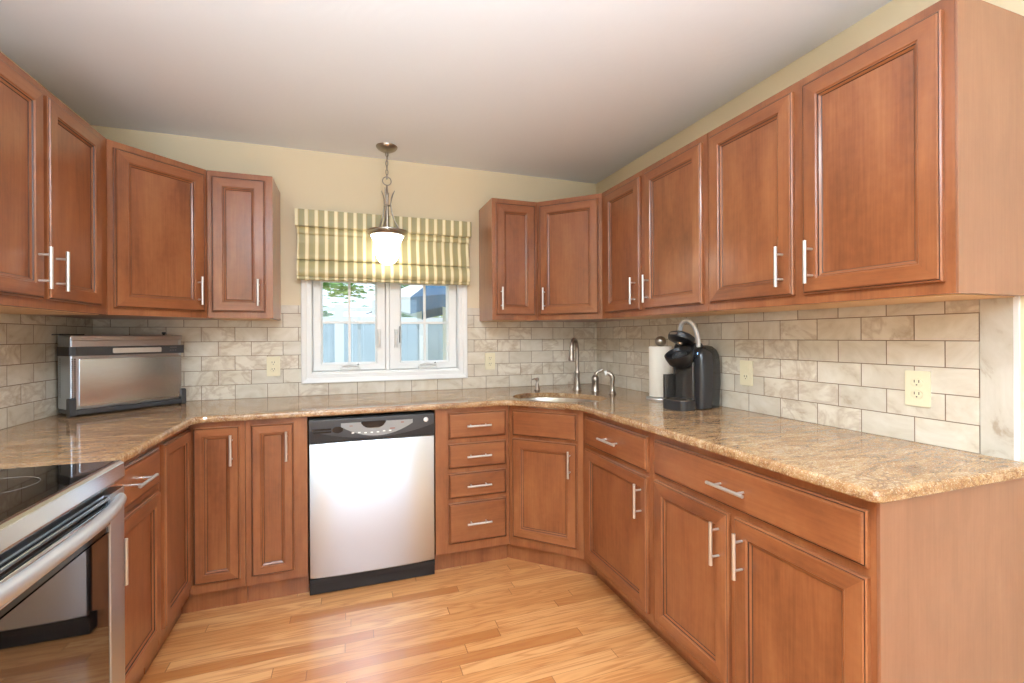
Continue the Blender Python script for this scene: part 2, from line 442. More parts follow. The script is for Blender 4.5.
b = MB(); b.box(-1.14, -0.03, -0.003, 0.003, 0.08, PZ - 0.06); b.box(0.03, 1.14, -0.003, 0.003, 0.08, PZ - 0.06)
b.build('door_glass', 'pane', d)

# ------------------------------------------------------------------ window
win = structure(thing('window_1', (0, YB, 0)))
def casing(mb, x0, x1, z0, z1, w, y1, mi=0):
    """picture-frame trim with a stepped moulding, facing -y"""
    prof = [(0, 0), (0, y1), (0.006, y1 - 0.003), (w * 0.45, y1 + 0.004), (w * 0.55, y1 + 0.009), (w - 0.004, y1 + 0.009), (w, y1 + 0.013), (w, 0)]
    loops = [[mb.bm.verts.new(p) for p in ((x0 + i, y, z0 + i), (x1 - i, y, z0 + i), (x1 - i, y, z1 - i), (x0 + i, y, z1 - i))] for i, y in prof]
    for A, B in zip(loops, loops[1:] + loops[:1]):
        for s in range(4): mb.face([A[s], A[(s + 1) % 4], B[(s + 1) % 4], B[s]], mi)
    return mb
casing(MB(), -0.270, 0.757, 0.989, 1.985, 0.058, -0.024).build('window_casing', 'white', win, bevel=0.001)
b = MB()   # jamb lining the opening
b.box(WX0, WX0 + 0.012, -0.001, WT, WZ0, WZ1); b.box(WX1 - 0.012, WX1, -0.001, WT, WZ0, WZ1)
b.box(WX0 + 0.012, WX1 - 0.012, -0.001, WT, WZ0, WZ0 + 0.012); b.box(WX0 + 0.012, WX1 - 0.012, -0.001, WT, WZ1 - 0.012, WZ1)
b.box(0.228, 0.248, 0.03, 0.1, WZ0 + 0.012, WZ1 - 0.012)
b.build('window_frame', 'white', win, bevel=0.0015)
for (sx0, sx1, gx0, gx1) in ((-0.208, 0.226, -0.152, 0.163), (0.25, 0.694, 0.329, 0.632)):
    sz0, sz1, gz0, gz1 = WZ0 + 0.015, WZ1 - 0.015, 1.110, 1.87
    b = MB()
    # sash: outer rectangle, inner glass opening
    pr = [(0.035, 0), (0.035, 1)]
    def rect(x0, x1, z0, z1, y): return [b.bm.verts.new(p) for p in ((x0, y, z0), (x1, y, z0), (x1, y, z1), (x0, y, z1))]
    A = rect(sx0, sx1, sz0, sz1, 0.085); B = rect(sx0, sx1, sz0, sz1, 0.037); C = rect(sx0 + 0.004, sx1 - 0.004, sz0 + 0.004, sz1 - 0.004, 0.033)
    D = rect(gx0 - 0.012, gx1 + 0.012, gz0 - 0.012, gz1 + 0.012, 0.033); E_ = rect(gx0, gx1, gz0, gz1, 0.052); F_ = rect(gx0, gx1, gz0, gz1, 0.085)
    L_ = [A, B, C, D, E_, F_]
    for P_, Q_ in zip(L_, L_[1:] + L_[:1]):
        for s in range(4): b.face([P_[s], P_[(s + 1) % 4], Q_[(s + 1) % 4], Q_[s]])
    sash = b.build('window_sash', 'white', win)
    MB().box(gx0, gx1, 0.058, 0.062, gz0, gz1).build('glass_pane', 'pane', sash)
    b = MB(); xm = (gx0 + gx1) / 2
    b.box(xm - 0.008, xm + 0.008, 0.046, 0.0575, gz0, gz1)
    for zm in (1.363, 1.622):
        b.box(gx0, xm - 0.008, 0.046, 0.0575, zm - 0.008, zm + 0.008); b.box(xm + 0.008, gx1, 0.046, 0.0575, zm - 0.008, zm + 0.008)
    b.build('window_muntins', 'white', sash, bevel=0.001)
for xc in (0.01, 0.495):            # folding crank operators on the sill
    b = MB(); b.rbox(xc - 0.06, xc + 0.06, 0.004, 0.03, 1.057, 1.08, 0.008, axis='x')
    b.tube([(xc - 0.05, 0.012, 1.083), (xc - 0.01, 0.004, 1.098), (xc + 0.035, 0.0, 1.088), (xc + 0.055, 0.0, 1.085)], [0.006, 0.007, 0.006, 0.008], 8)
    b.tube([(xc - 0.045, 0.015, 1.075), (xc - 0.045, 0.012, 1.092)], 0.007, 8)
    c_ = b.build('window_crank', 'handle_white', win, smooth=40); c_['label'] = 'white folding crank handle'
    MB().tube([(xc + 0.043, 0.002, 1.094), (xc + 0.05, 0.002, 1.101)], 0.004, 8).build('crank_knob', 'switch', c_)
for xc in (0.185, 0.292):           # sash locks on the centre stiles
    b = MB(); b.rbox(xc - 0.012, xc + 0.012, 0.02, 0.034, 1.20, 1.32, 0.006, axis='z')
    b.tube([(xc, 0.02, 1.30), (xc, 0.0, 1.28), (xc, -0.004, 1.23), (xc, 0.004, 1.215)], [0.007, 0.008, 0.007, 0.006], 8)
    b.build('sash_lock', 'handle_white', win, smooth=40)
b = MB(); b.box(0.312, 0.320, 0.027, 0.033, 1.232, 1.338); b.build('sash_catch', 'switch', win)

# roman shade: folded fabric profile (y, z) in front of the wall
sh = thing('roman_shade', (0.2375, YB - 0.025, 1.606), 0, 'green and cream striped roman shade folded above the window', 'window shade')
HW = 0.5315
def fab(mb, pts, hw, thick=0.004):
    back = [(y + thick, z) for y, z in pts][::-1]
    mb.extrude_x(pts + back, -hw, hw); return mb
b = MB()
b.rbox(-HW, HW, -0.075, 0.0, 0.322, 0.420, 0.004, axis='x')
b.build('valance', 'fabric', sh)
b = MB()
fab(b, [(-0.036, 0.34), (-0.046, 0.31), (-0.052, 0.288), (-0.048, 0.281), (-0.034, 0.288), (-0.028, 0.275), (-0.033, 0.22), (-0.046, 0.165), (-0.052, 0.135),
        (-0.047, 0.127), (-0.034, 0.134), (-0.030, 0.128), (-0.044, 0.12), (-0.062, 0.10), (-0.070, 0.06), (-0.068, 0.03), (-0.06, 0.024), (-0.052, 0.03), (-0.056, 0.012), (-0.052, 0.006), (-0.044, 0.004)], HW - 0.008)
b.box(-HW + 0.008, HW - 0.008, -0.03, -0.0, 0.01, 0.34)
b.build('folded_panel', 'fabric', sh, smooth=50)

# ------------------------------------------------------------------ tile backsplash
def wall_tiles(name, origin, mat, boxes, label):
    t_ = thing(name, origin, 0, label, 'backsplash')
    b_ = MB()
    for bx in boxes: b_.box(*bx)
    b_.build('tile_field', mat, t_)
    return t_
TTK = 0.008
HT = UB - CT
ZS = 1.463 - CT            # tile stops above this height beside the window
wt = wall_tiles('tile_backsplash', (XL, YB, CT), 'tile_x', [
    (TTK, -0.384 - XL, -TTK, -0.0005, 0, HT), (-0.384 - XL, -0.2705 - XL, -TTK, -0.0005, 0, ZS),
    (-0.2705 - XL, 0.7575 - XL, -TTK, -0.0005, 0, 0.0745), (0.7575 - XL, 0.846 - XL, -TTK, -0.0005, 0, ZS), (0.846 - XL, XR - XL - TTK, -TTK, -0.0005, 0, HT)],
    'cream stone subway tile backsplash around and below the window')
wall_tiles('tile_backsplash', (XL, YB, CT), 'tile_y', [(0.0005, TTK, -2.05, 0, 0, HT)], 'cream stone subway tile backsplash on the left wall behind the tall steel oven')
rt = wall_tiles('tile_backsplash', (XR, 0.841, CT), 'tile_y', [(-TTK, -0.0005, 0.001, YB - 0.841, 0, HT)],
    'long cream stone subway tile backsplash behind the coffee maker')
MB().box(-TTK, -0.0005, -0.074, -0.001, 0, HT).build('border_tile', 'tile_border', rt)['label'] = 'tall upright marbled end tile'
MB().box(-TTK - 0.001, -0.0005, -0.086, -0.0745, 0, HT).build('edge_trim', 'white', rt)['label'] = 'white edge strip'

# ------------------------------------------------------------------ cabinets
def bar_handle(parent, x, z, length=0.140, vert=True, y=-0.019):
    b = MB(); h = length / 2; off = 0.032; pr = 0.0035
    if vert:
        b.tube([(x, y - off, z - h), (x, y - off, z + h)], 0.0058, 12)
        for s in (-1, 1): b.tube([(x, y + 0.0, z + s * h * 0.62), (x, y - off, z + s * h * 0.62)], 0.0042, 8)
    else:
        b.tube([(x - h, y - off, z), (x + h, y - off, z)], 0.0058, 12)
        for s in (-1, 1): b.tube([(x + s * h * 0.62, y, z), (x + s * h * 0.62, y - off, z)], 0.0042, 8)
    return b.build('handle', 'nickel', parent, smooth=50)
def door(parent, x0, x1, z0, z1, hx=None, hz='bottom', st=0.055):
    T = 0.019
    prof = [(0, -0.0005), (0, -T + 0.007), (0.0035, -T + 0.004), (0.006, -T + 0.004), (0.008, -T), (st - 0.006, -T), (st - 0.003, -T + 0.0035), (st, -T + 0.0035),
            (st + 0.0015, -T + 0.007), (st + 0.008, -T + 0.0105), (st + 0.010, -T + 0.0125)]
    o = MB().rings(x0, x1, z0, z1, prof, (0, 1, 2), last=3, special=(3, 8, 10)).build('door', ['wood_v', 'wood_h', 'glaze', 'wood_panel'], parent)
    if hx is not None:
        hi_ = 0.029 if (x1 - x0) < 0.3 else 0.036
        x = x0 + hi_ if hx == 'l' else x1 - hi_
        z = z0 + 0.027 + 0.074 if hz == 'bottom' else z1 - 0.03 - 0.074
        bar_handle(o, x, z)
    return o
def drawer(parent, x0, x1, z0, z1, handle=True, hl=0.14):
    T = 0.019
    prof = [(0, -0.0005), (0, -T + 0.009), (0.004, -T + 0.006), (0.007, -T + 0.006), (0.010, -T + 0.001), (0.014, -T)]
    o = MB().rings(x0, x1, z0, z1, prof, (1, 1, 2), last=1, special=(3,)).build('drawer', ['wood_v', 'wood_h', 'glaze'], parent)
    if handle: bar_handle(o, (x0 + x1) / 2, (z0 + z1) / 2, hl, False)
    return o
def base_body(parent, w, toe=0.04, depth=BD - 0.003, th=0.10, end=None, x0=0.0):
    b = MB()
    b.box(x0, w, 0, depth, th, CT - 0.0305); b.box(x0, w, toe, depth, 0, th)
    o = b.build('cabinet_body', ['wood_v'], parent, bevel=0.0008)
    return o
def upper_body(parent, w, depth=UD - 0.003):
    b = MB(); b.box(0, w, 0, depth, 0, UT - UB)
    o = b.build('cabinet_body', ['wood_v'], parent, bevel=0.0008)
    MB().box(0.02, w - 0.02, 0.022, depth - 0.01, -0.0025, -0.0002).build('underside', 'under', o)
    return o
def poly_body(parent, origin, rz, pts, z0, z1, mb=None, build=True, name='cabinet_body', mats=('wood_v',)):
    inv = (Matrix.Translation(origin) @ Matrix.Rotation(rz, 4, 'Z')).inverted()
    loc = [inv @ Vector((x, y, 0)) for x, y in pts]
    b = mb or MB(); b.prism([(p.x, p.y) for p in loc], z0, z1)
    return b.build(name, list(mats), parent) if build else b

g = 0.002
DB, DT = 1.404 - UB, 2.102 - UB            # wall cabinet door bottom and top, in cabinet space
# left wall, two doors (local x = Y - y_near)
y0 = 1.622
c = thing('wall_cabinet', (XL + UD, y0, UB), R(90), 'two-door wooden wall cabinet on the left wall above the range', 'cabinet')
upper_body(c, 2.481 - y0)
door(c, 1.643 - y0, 2.008 - y0, DB, DT, 'r'); door(c, 2.034 - y0, 2.396 - y0, DB, DT, 'l')
# left diagonal corner
A = Vector((XL + UD, YB - 0.61, 0)); rz = R(45)
c = thing('wall_cabinet', (A.x, A.y, UB), rz, 'diagonal corner wooden wall cabinet above the tall steel oven', 'cabinet')
o = poly_body(c, (A.x, A.y, 0), rz, [(XL + g, YB - 0.61 + g), (XL + UD, YB - 0.61 + g), (XL + 0.61 - g, YB - UD), (XL + 0.61 - g, YB - g), (XL + g, YB - g)], 0, UT - UB)
door(c, 0.022, 0.405, DB, DT, 'r')
# left of the window
c = thing('wall_cabinet', (XL + 0.61, YB - UD, UB), 0, 'narrow single-door wooden wall cabinet just left of the window', 'cabinet')
upper_body(c, 0.303); door(c, 0.022, 0.268, DB, DT, 'r')
# right of the window
c = thing('wall_cabinet', (0.846, YB - UD, UB), 0, 'narrow single-door wooden wall cabinet just right of the window', 'cabinet')
upper_body(c, 0.304); door(c, 0.024, 0.283, DB, DT, 'l')
# right diagonal corner
A = Vector((XR - 0.61, YB - UD, 0)); rz = R(-45)
c = thing('wall_cabinet', (A.x, A.y, UB), rz, 'diagonal corner wooden wall cabinet above the corner sink', 'cabinet')
poly_body(c, (A.x, A.y, 0), rz, [(XR - 0.61 + g, YB - g), (XR - 0.61 + g, YB - UD), (XR - UD, YB - 0.61 + g), (XR - g, YB - 0.61 + g), (XR - g, YB - g)], 0, UT - UB)
door(c, 0.020, 0.404, DB, DT, 'l')
# right wall, two pairs (local x = y_far - Y)
yf = YB - 0.61
c = thing('wall_cabinet', (XR - UD, yf, UB), R(-90), 'two-door wooden wall cabinet above the paper towels and coffee maker', 'cabinet')
upper_body(c, yf - 1.602); door(c, yf - 2.43, yf - 2.078, DB, DT, 'r'); door(c, yf - 2.036, yf - 1.628, DB, DT, 'l')
yf = 1.600
c = thing('wall_cabinet', (XR - UD, yf, UB), R(-90), 'nearest two-door wooden wall cabinet with exposed finished end', 'cabinet')
o = upper_body(c, yf - 0.742); door(c, yf - 1.578, yf - 1.190, DB, DT, 'r'); door(c, yf - 1.152, yf - 0.764, DB, DT, 'l')
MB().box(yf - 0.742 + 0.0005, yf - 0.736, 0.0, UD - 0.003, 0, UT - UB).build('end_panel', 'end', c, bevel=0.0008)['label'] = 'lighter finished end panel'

# base cabinets ------------------------------------------------------
# left run, drawer and door beside the range
y0 = 1.658
c = thing('base_cabinet', (XL + BD, y0, 0), R(90), 'wooden base cabinet with one drawer over one door beside the range', 'cabinet')
base_body(c, 2.121 - y0, 0.045)
drawer(c, 1.680 - y0, 2.100 - y0, 0.722, 0.857); door(c, 1.680 - y0, 2.100 - y0, 0.145, 0.698, 'l', 'top')
# left corner (lazy susan) with two doors meeting at the inside corner
c = thing('base_cabinet', (XL + BD, YB - BD, 0), 0, 'corner wooden base cabinet with two doors meeting at the inside left corner', 'cabinet')
org = (XL + BD, YB - BD, 0)
L1 = [(XL + g, YB - g), (XL + g, 2.123), (XL + BD, 2.123), (XL + BD, YB - BD), (-0.463, YB - BD), (-0.463, YB - g)]
tp = 0.043
L0 = [(XL + g, YB - g), (XL + g, 2.123), (XL + BD - tp, 2.123), (XL + BD - tp, YB - BD + tp), (-0.463, YB - BD + tp), (-0.463, YB - g)]
b = poly_body(c, org, 0, L1, 0.10, CT - 0.0305, build=False); poly_body(c, org, 0, L0, 0, 0.10, mb=b)
door(c, 0.020, 0.205, 0.145, 0.857, 'r', 'top', st=0.045)
o = door(c, 2.145 - 2.487, 2.487 - 2.487 - 0.022, 0.145, 0.857, None, st=0.05)
o.rotation_euler = (0, 0, R(90))
# narrow door left of dishwasher
c = thing('base_cabinet', (-0.461, YB - BD, 0), 0, 'narrow single-door wooden base cabinet just left of the dishwasher', 'cabinet')
base_body(c, 0.268, 0.043); door(c, 0.025, 0.208, 0.145, 0.857, 'r', 'top', st=0.045)
# drawer stack
x0 = 0.434
c = thing('base_cabinet', (x0, YB - BD, 0), 0, 'wooden base cabinet with a stack of four drawers right of the dishwasher', 'cabinet')
base_body(c, 0.849 - x0, 0.043)
for z0, z1 in ((0.150, 0.370), (0.395, 0.530), (0.555, 0.690), (0.716, 0.858)):
    drawer(c, 0.502 - x0, 0.829 - x0, z0, z1, True, 0.135)
# diagonal sink base
P0 = (0.851, YB - BD); P1 = (XR - BD, YB - BD - (XR - BD - 0.851))
fl = math.dist(P0, P1); rz = R(-45)
c = thing('base_cabinet', (P0[0], P0[1], 0), rz, 'diagonal corner wooden sink base cabinet with a plain false front over one door', 'cabinet')
g2 = 0.0015
b = MB()
def clip(poly): return poly
low = 0.62
pts = [(0.8515, YB - g), (0.8515, P0[1]), (P1[0], P1[1] + g2), (XR - g, P1[1] + g2), (XR - g, YB - g)]
ins = 0.05
tpts = [(0.8515, YB - g), (0.8515, P0[1] + 0.055), (P1[0] + 0.055 + 0.02, P1[1] + g2), (XR - g, P1[1] + g2), (XR - g, YB - g)]
b = poly_body(c, (P0[0], P0[1], 0), rz, pts, 0.10, 0.66, build=False)
poly_body(c, (P0[0], P0[1], 0), rz, tpts, 0, 0.10, mb=b, build=False)
b.box(0.0, fl, 0.001, 0.02, 0.66, CT - 0.0305)        # face frame behind the false front, open behind for the bowl
b.build('cabinet_body', ['wood_v'], c)
o = drawer(c, 0.025, fl - 0.032, 0.716, 0.858, False); o.name = 'false_front'
door(c, 0.025, fl - 0.032, 0.150, 0.700, 'r', 'top')
# right run
yf = P1[1]
c = thing('base_cabinet', (XR - BD, yf, 0), R(-90), 'wooden base cabinet with one drawer over one door right of the sink', 'cabinet')
base_body(c, yf - 1.587, 0.075); drawer(c, yf - 2.135, yf - 1.610, 0.712, 0.855, True, 0.15); door(c, yf - 2.135, yf - 1.610, 0.135, 0.692, 'r', 'top')
yf = 1.585
c = thing('base_cabinet', (XR - BD, yf, 0), R(-90), 'wide wooden base cabinet with one long drawer over two doors at the near end', 'cabinet')
base_body(c, yf - 0.744, 0.075)
drawer(c, yf - 1.563, yf - 0.757, 0.718, 0.855, True, 0.15)
door(c, yf - 1.563, yf - 1.181, 0.135, 0.696, 'r', 'top'); door(c, yf - 1.156, yf - 0.757, 0.135, 0.696, 'l', 'top')
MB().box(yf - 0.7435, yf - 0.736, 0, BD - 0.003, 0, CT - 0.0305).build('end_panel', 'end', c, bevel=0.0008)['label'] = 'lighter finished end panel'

# ------------------------------------------------------------------ countertop
OV = 0.036
def arc(cx, cy, r, a0, a1, n=6): return [(cx + r * math.cos(R(a0 + (a1 - a0) * k / n)), cy + r * math.sin(R(a0 + (a1 - a0) * k / n))) for k in range(n + 1)]
fx_l, fy_b, fx_r = XL + BD + OV, YB - BD - OV, XR - BD - OV
def off_line(dd):
    """counter outline with every free edge pulled in by dd"""
    fl_, fb_, fr_ = fx_l - dd, fy_b + dd, fx_r + dd
    s = (P0[0] + P0[1]) - OV * 1.4142 + dd * 1.4142          # x + y on the diagonal edge
    pts = [(XL + 0.0085, YB - 0.0085), (XL + 0.0085, 1.6605), (fl_, 1.6605)]
    pts += [(x, y) for x, y in arc(fl_ + 0.055, fb_ - 0.055, 0.055, 180, 90, 8)]
    dx0 = s - fb_; pts += [(dx0 - 0.03, fb_), (dx0 - 0.012, fb_ - 0.003), (dx0 + 0.012, fb_ - 0.013), (dx0 + 0.03, fb_ - 0.03)]
    dy0 = s - fr_; pts += [(fr_ - 0.03, dy0 + 0.03), (fr_ - 0.012, dy0 + 0.010), (fr_ - 0.003, dy0 - 0.012), (fr_, dy0 - 0.04)]
    ye = 0.716 + dd
    pts += [(x, y) for x, y in arc(fr_ + 0.02, ye + 0.02, 0.02, 180, 270, 4)]
    pts += [(XR - 0.0085, ye), (XR - 0.0085, YB - 0.0085)]
    return pts
SKC, SKA, SKB = (1.15, 2.47), 0.275, 0.19
def ell(sc_=1.0, n=40, ex=2.3):
    out = []
    for k in range(n):
        a = 2 * PI * k / n; ca, sa = math.cos(a), math.sin(a)
        w = SKA * sc_ * math.copysign(abs(ca) ** (2 / ex), ca); d_ = SKB * sc_ * math.copysign(abs(sa) ** (2 / ex), sa)
        out.append((SKC[0] + 0.70711 * (w + d_), SKC[1] + 0.70711 * (-w + d_)))
    return out
b = MB(); bm = b.bm
layers = [(0.006, 0.884), (0.001, 0.888), (0.0, 0.894), (0.0, 0.903), (0.002, 0.909), (0.006, 0.9128), (0.011, CT)]
loops = [[bm.verts.new((x, y, z)) for x, y in off_line(dd)] for dd, z in layers]
for A_, B_ in zip(loops, loops[1:]):
    n = len(A_)
    for i in range(n): b.face([A_[i], A_[(i + 1) % n], B_[(i + 1) % n], B_[i]])
hi = [bm.verts.new((x, y, CT)) for x, y in ell()]; lo = [bm.verts.new((x, y, 0.884)) for x, y in ell()]
for i in range(len(hi)): b.face([hi[i], hi[(i + 1) % len(hi)], lo[(i + 1) % len(hi)], lo[i]])
def cap(outer, inner):
    es = []
    for L_ in (outer, inner):
        for i in range(len(L_)):
            e = bm.edges.get((L_[i], L_[(i + 1) % len(L_)])); es.append(e or bm.edges.new((L_[i], L_[(i + 1) % len(L_)])))
    bmesh.ops.triangle_fill(bm, edges=es, use_beauty=True, use_dissolve=False)
cap(loops[-1], hi); cap(loops[0], lo)
ct = b.build('granite_countertop', 'granite')
tag(ct, 'continuous brown and gold granite countertop wrapping three walls', 'countertop')

# sink
sk = thing('corner_sink', (SKC[0], SKC[1], 0.884), R(-45), 'stainless steel undermount sink in the corner of the countertop', 'sink')
b = MB(); n = 40
def sl(sc_, z, rad_add=0.0, ex=2.3):
    out = []
    for k in range(n):
        a = 2 * PI * k / n; ca, sa = math.cos(a), math.sin(a)
        out.append(b.bm.verts.new(((SKA * sc_ + rad_add) * math.copysign(abs(ca) ** (2 / ex), ca), (SKB * sc_ + rad_add) * math.copysign(abs(sa) ** (2 / ex), sa), z)))
    return out
L_ = [sl(1, -0.0015, 0.018), sl(1, -0.0015, 0.002), sl(1, -0.01, 0.0), sl(0.97, -0.12), sl(0.93, -0.165), sl(0.8, -0.182), sl(0.25, -0.19),
      sl(0.25, -0.193), sl(0.8, -0.186), sl(0.95, -0.168), sl(0.99, -0.12), sl(1, -0.012, 0.004), sl(1, -0.006, 0.018)]
for A_, B_ in zip(L_, L_[1:] + L_[:1]):
    if A_ is L_[6]: continue
    for i in range(n): b.face([A_[i], A_[(i + 1) % n], B_[(i + 1) % n], B_[i]])
b.face(L_[6]); b.face(L_[7])
b.build('sink_bowl', 'sink', sk, smooth=50)
MB().lathe([(0.04, -0.189), (0.042, -0.186), (0.03, -0.185), (0.028, -0.188)], seg=24).build('drain', 'nickel', sk, smooth=40)

# ------------------------------------------------------------------ dishwasher (local x from its left edge, face at y=0)
dx0 = -0.188; DWW = 0.617
dw = thing('dishwasher', (dx0, YB - BD, 0), 0, 'stainless steel dishwasher with a dark control strip under the window', 'dishwasher')
MB().box(0.004, DWW - 0.004, 0.003, 0.57, 0.10, 0.868).build('tub', 'black', dw)
b = MB()    # slightly bowed steel door skin
nx, z0, z1 = 24, 0.088, 0.748
def bow(u): return -0.020 - 0.011 * (1 - (2 * u - 1) ** 4) - 0.002 * (1 - (2 * u - 1) ** 2)
rows = []
for z, dy in ((z0, 0.008), (z0 + 0.006, 0.001), (z0 + 0.012, 0), (z1 - 0.008, 0), (z1, 0.004)):
    rows.append([b.bm.verts.new((0.006 + (DWW - 0.012) * k / nx, bow(k / nx) + dy, z)) for k in range(nx + 1)])
bk = [[b.bm.verts.new((0.006 + (DWW - 0.012) * k / nx, 0.002, z)) for k in (0, nx)] for z in (z0, z1)]
for A_, B_ in zip(rows, rows[1:]):
    for k in range(nx): b.face([A_[k], A_[k + 1], B_[k + 1], B_[k]])
b.face([bk[0][0], bk[0][1]] + rows[0][::-1]); b.face(rows[-1] + [bk[1][1], bk[1][0]])
b.face([r[0] for r in rows] + [bk[1][0], bk[0][0]]); b.face([r[-1] for r in rows] + [bk[1][1], bk[0][1]])
b.face([bk[0][0], bk[0][1], bk[1][1], bk[1][0]])
b.build('door_panel', 'steel_v', dw, smooth=30)
# control strip
b = MB(); b.rbox(0.004, DWW - 0.004, -0.030, 0.002, 0.752, 0.866, 0.005, axis='x')
cp = b.build('control_strip', 'charcoal', dw, bevel=0.001)
def arcpts(x0, x1, ztop, sag, n=16):
    return [(x0 + (x1 - x0) * k / n, ztop - sag * (1 - (2 * k / n - 1) ** 2)) for k in range(n + 1)]
def flat_xz(mb, pts, y0, y1, mi=0):
    a = [mb.bm.verts.new((x, y0, z)) for x, z in pts]; c_ = [mb.bm.verts.new((x, y1, z)) for x, z in pts]; n_ = len(pts)
    mb.face(a, mi); mb.face(c_[::-1], mi)
    for i in range(n_): mb.face([a[i], a[(i + 1) % n_], c_[(i + 1) % n_], c_[i]], mi)
    return mb
# dark lower crescent corners: black sweep below a light grey arc
low_arc = arcpts(0.006, DWW - 0.006, 0.815, 0.052)
b = MB(); flat_xz(b, low_arc[::-1] + [(0.006, 0.753), (DWW - 0.006, 0.753)], -0.0308, -0.0300); b.build('lower_sweep', 'black', cp)
b = MB(); ap = [(0.15 + (0.50 - 0.15) * k / 16, 0.825 - 0.054 * (1 - (2 * k / 16 - 1) ** 2)) for k in range(17)]
flat_xz(b, ap[::-1] + [(0.15, 0.843), (0.50, 0.843)], -0.0318, -0.0305); b.build('button_field', plain('satin_grey_plastic', (150, 150, 148), 0.3), cp)
b = MB(); pk = [(0.245 + 0.12 * k / 12, 0.838 - 0.026 * (1 - (2 * k / 12 - 1) ** 4)) for k in range(13)]
flat_xz(b, pk[::-1] + [(0.245, 0.846), (0.365, 0.846)], -0.0335, -0.0315); b.build('pocket_handle', 'blackg', cp)
b = MB(); ov = [(0.135 + 0.026 * math.cos(a), 0.812 + 0.016 * math.sin(a)) for a in [2 * PI * k / 16 for k in range(16)]]
flat_xz(b, ov, -0.0322, -0.0305)
b.box(0.018, 0.105, -0.0320, -0.0305, 0.812, 0.822); b.box(0.025, 0.105, -0.0320, -0.0305, 0.800, 0.808)
b.build('vent_marks', 'blackg', cp)
b = MB()
for k in range(7): b.box(0.20 + 0.03 * k, 0.212 + 0.03 * k, -0.0326, -0.0317, 0.789 - 0.003 * (1 if 1 < k < 5 else 0), 0.795 - 0.003 * (1 if 1 < k < 5 else 0))
b.build('buttons', 'white', cp)
red = plain('muted_red_print', (150, 100, 90), 0.5)
for xa, xb, za, zb in ((0.385, 0.41, 0.800, 0.806), (0.44, 0.455, 0.828, 0.834), (0.19, 0.205, 0.825, 0.829)):
    MB().box(xa, xb, -0.0326, -0.0317, za, zb).build('printed_mark', red, cp)
bd = MB().lathe([(0.0125, 0), (0.0125, 0.0012), (0.0105, 0.0018)], seg=24).xform(Matrix.Translation((0.568, -0.0302, 0.836)) @ Matrix.Rotation(R(90), 4, 'X')).build('round_badge', 'nickel', cp, smooth=30)
MB().lathe([(0.0075, 0), (0.0072, 0.0004)], seg=20).xform(Matrix.Translation((0.568, -0.0320, 0.836)) @ Matrix.Rotation(R(90), 4, 'X')).build('badge_centre', 'white', bd)
b = MB(); b.box(0.002, DWW - 0.002, -0.002, 0.50, 0.004, 0.080); b.box(0.002, DWW - 0.002, -0.012, -0.002, 0.055, 0.082)
b.build('kick_plate', 'black', dw, bevel=0.002)

# ------------------------------------------------------------------ range on the left wall (local x = Y - near edge, face -y -> +X)
RW = 0.758
rg = thing('range', (XL + 0.638, 0.895, 0), R(90), 'slide-in electric range with black glass cooktop and stainless oven door', 'range')
# local y: 0 is the oven body front, + goes to the wall; door stands proud
b = MB(); b.box(0.003, RW - 0.003, 0.0, 0.61, 0.03, 0.885)
for x in (0.05, RW - 0.09):
    for y in (0.05, 0.52): b.box(x, x + 0.04, y, y + 0.04, 0.0, 0.03)
b.build('oven_body', 'charcoal', rg)
b = MB(); b.box(0.002, RW - 0.002, -0.020, 0.605, 0.9005, 0.9165); ck = b.build('cooktop_glass', 'cooktop', rg, bevel=0.002)
for cx, cy, r_ in ((0.2, 0.16, 0.11), (0.56, 0.15, 0.085), (0.2, 0.44, 0.085), (0.56, 0.44, 0.1)):
    pts = [(cx + r_ * math.cos(2 * PI * k / 48), cy + r_ * math.sin(2 * PI * k / 48), 0.9169) for k in range(48)]
    MB().tube(pts, 0.0004, 4, closed=True).build('burner_ring', 'switch', ck)
b = MB(); b.extrude_x([(-0.020, 0.9168), (-0.0295, 0.9168), (-0.038, 0.909), (-0.041, 0.872), (-0.036, 0.862), (-0.0, 0.862), (-0.0, 0.9005), (-0.02, 0.9005)], 0.0, RW)
b.build('control_lip', 'steel_mirror', rg, bevel=0.0015)
# oven door: steel surround, vent slots, glass
b = MB()
DZ0, DZ1 = 0.215, 0.842
b.box(0.004, 0.088, -0.040, -0.001, DZ0, DZ1); b.box(RW - 0.088, RW - 0.004, -0.040, -0.001, DZ0, DZ1)
b.box(0.088, RW - 0.088, -0.040, -0.001, DZ0, 0.30); b.box(0.088, RW - 0.088, -0.026, -0.001, 0.735, DZ1)
dr = b.build('oven_door', 'steel_v', rg, bevel=0.0015)
MB().box(0.0885, RW - 0.0885, -0.037, -0.010, 0.3005, 0.742).build('door_glass', 'oven_glass', dr)
b = MB(); b.box(0.0885, RW - 0.0885, -0.035, -0.0262, 0.745, 0.838); vb = b.build('vent_panel', 'blackg', dr)
b = MB()
for z in (0.834, 0.812, 0.790, 0.766): b.rbox(0.090, RW - 0.090, -0.0405, -0.0352, z - 0.0045, z + 0.0045, 0.002, axis='x')
b.build('vent_louvres', 'steel_mirror', vb)
# bowed handle
b = MB(); n = 24
hp = []; 
for k in range(n + 1):
    u = k / n; x = 0.032 + (RW - 0.064) * u; s = (2 * u - 1)
    hp.append((x, -0.040 - 0.034 * (1 - abs(s) ** 3.0), 0.812))
b.tube(hp, [0.0155] * (n + 1), 14)
b.xform(Matrix.Translation((0, 0, 0.812 * (1 - 1.15))) @ Matrix.Diagonal((1, 1, 1.15, 1)))
b.build('door_handle', plain('satin_aluminium', (205, 205, 205), 0.36, 0.75), dr, smooth=60)
MB().rbox(0.004, RW - 0.004, -0.036, -0.001, 0.035, 0.205, 0.008, axis='x').build('storage_drawer', 'steel', rg)

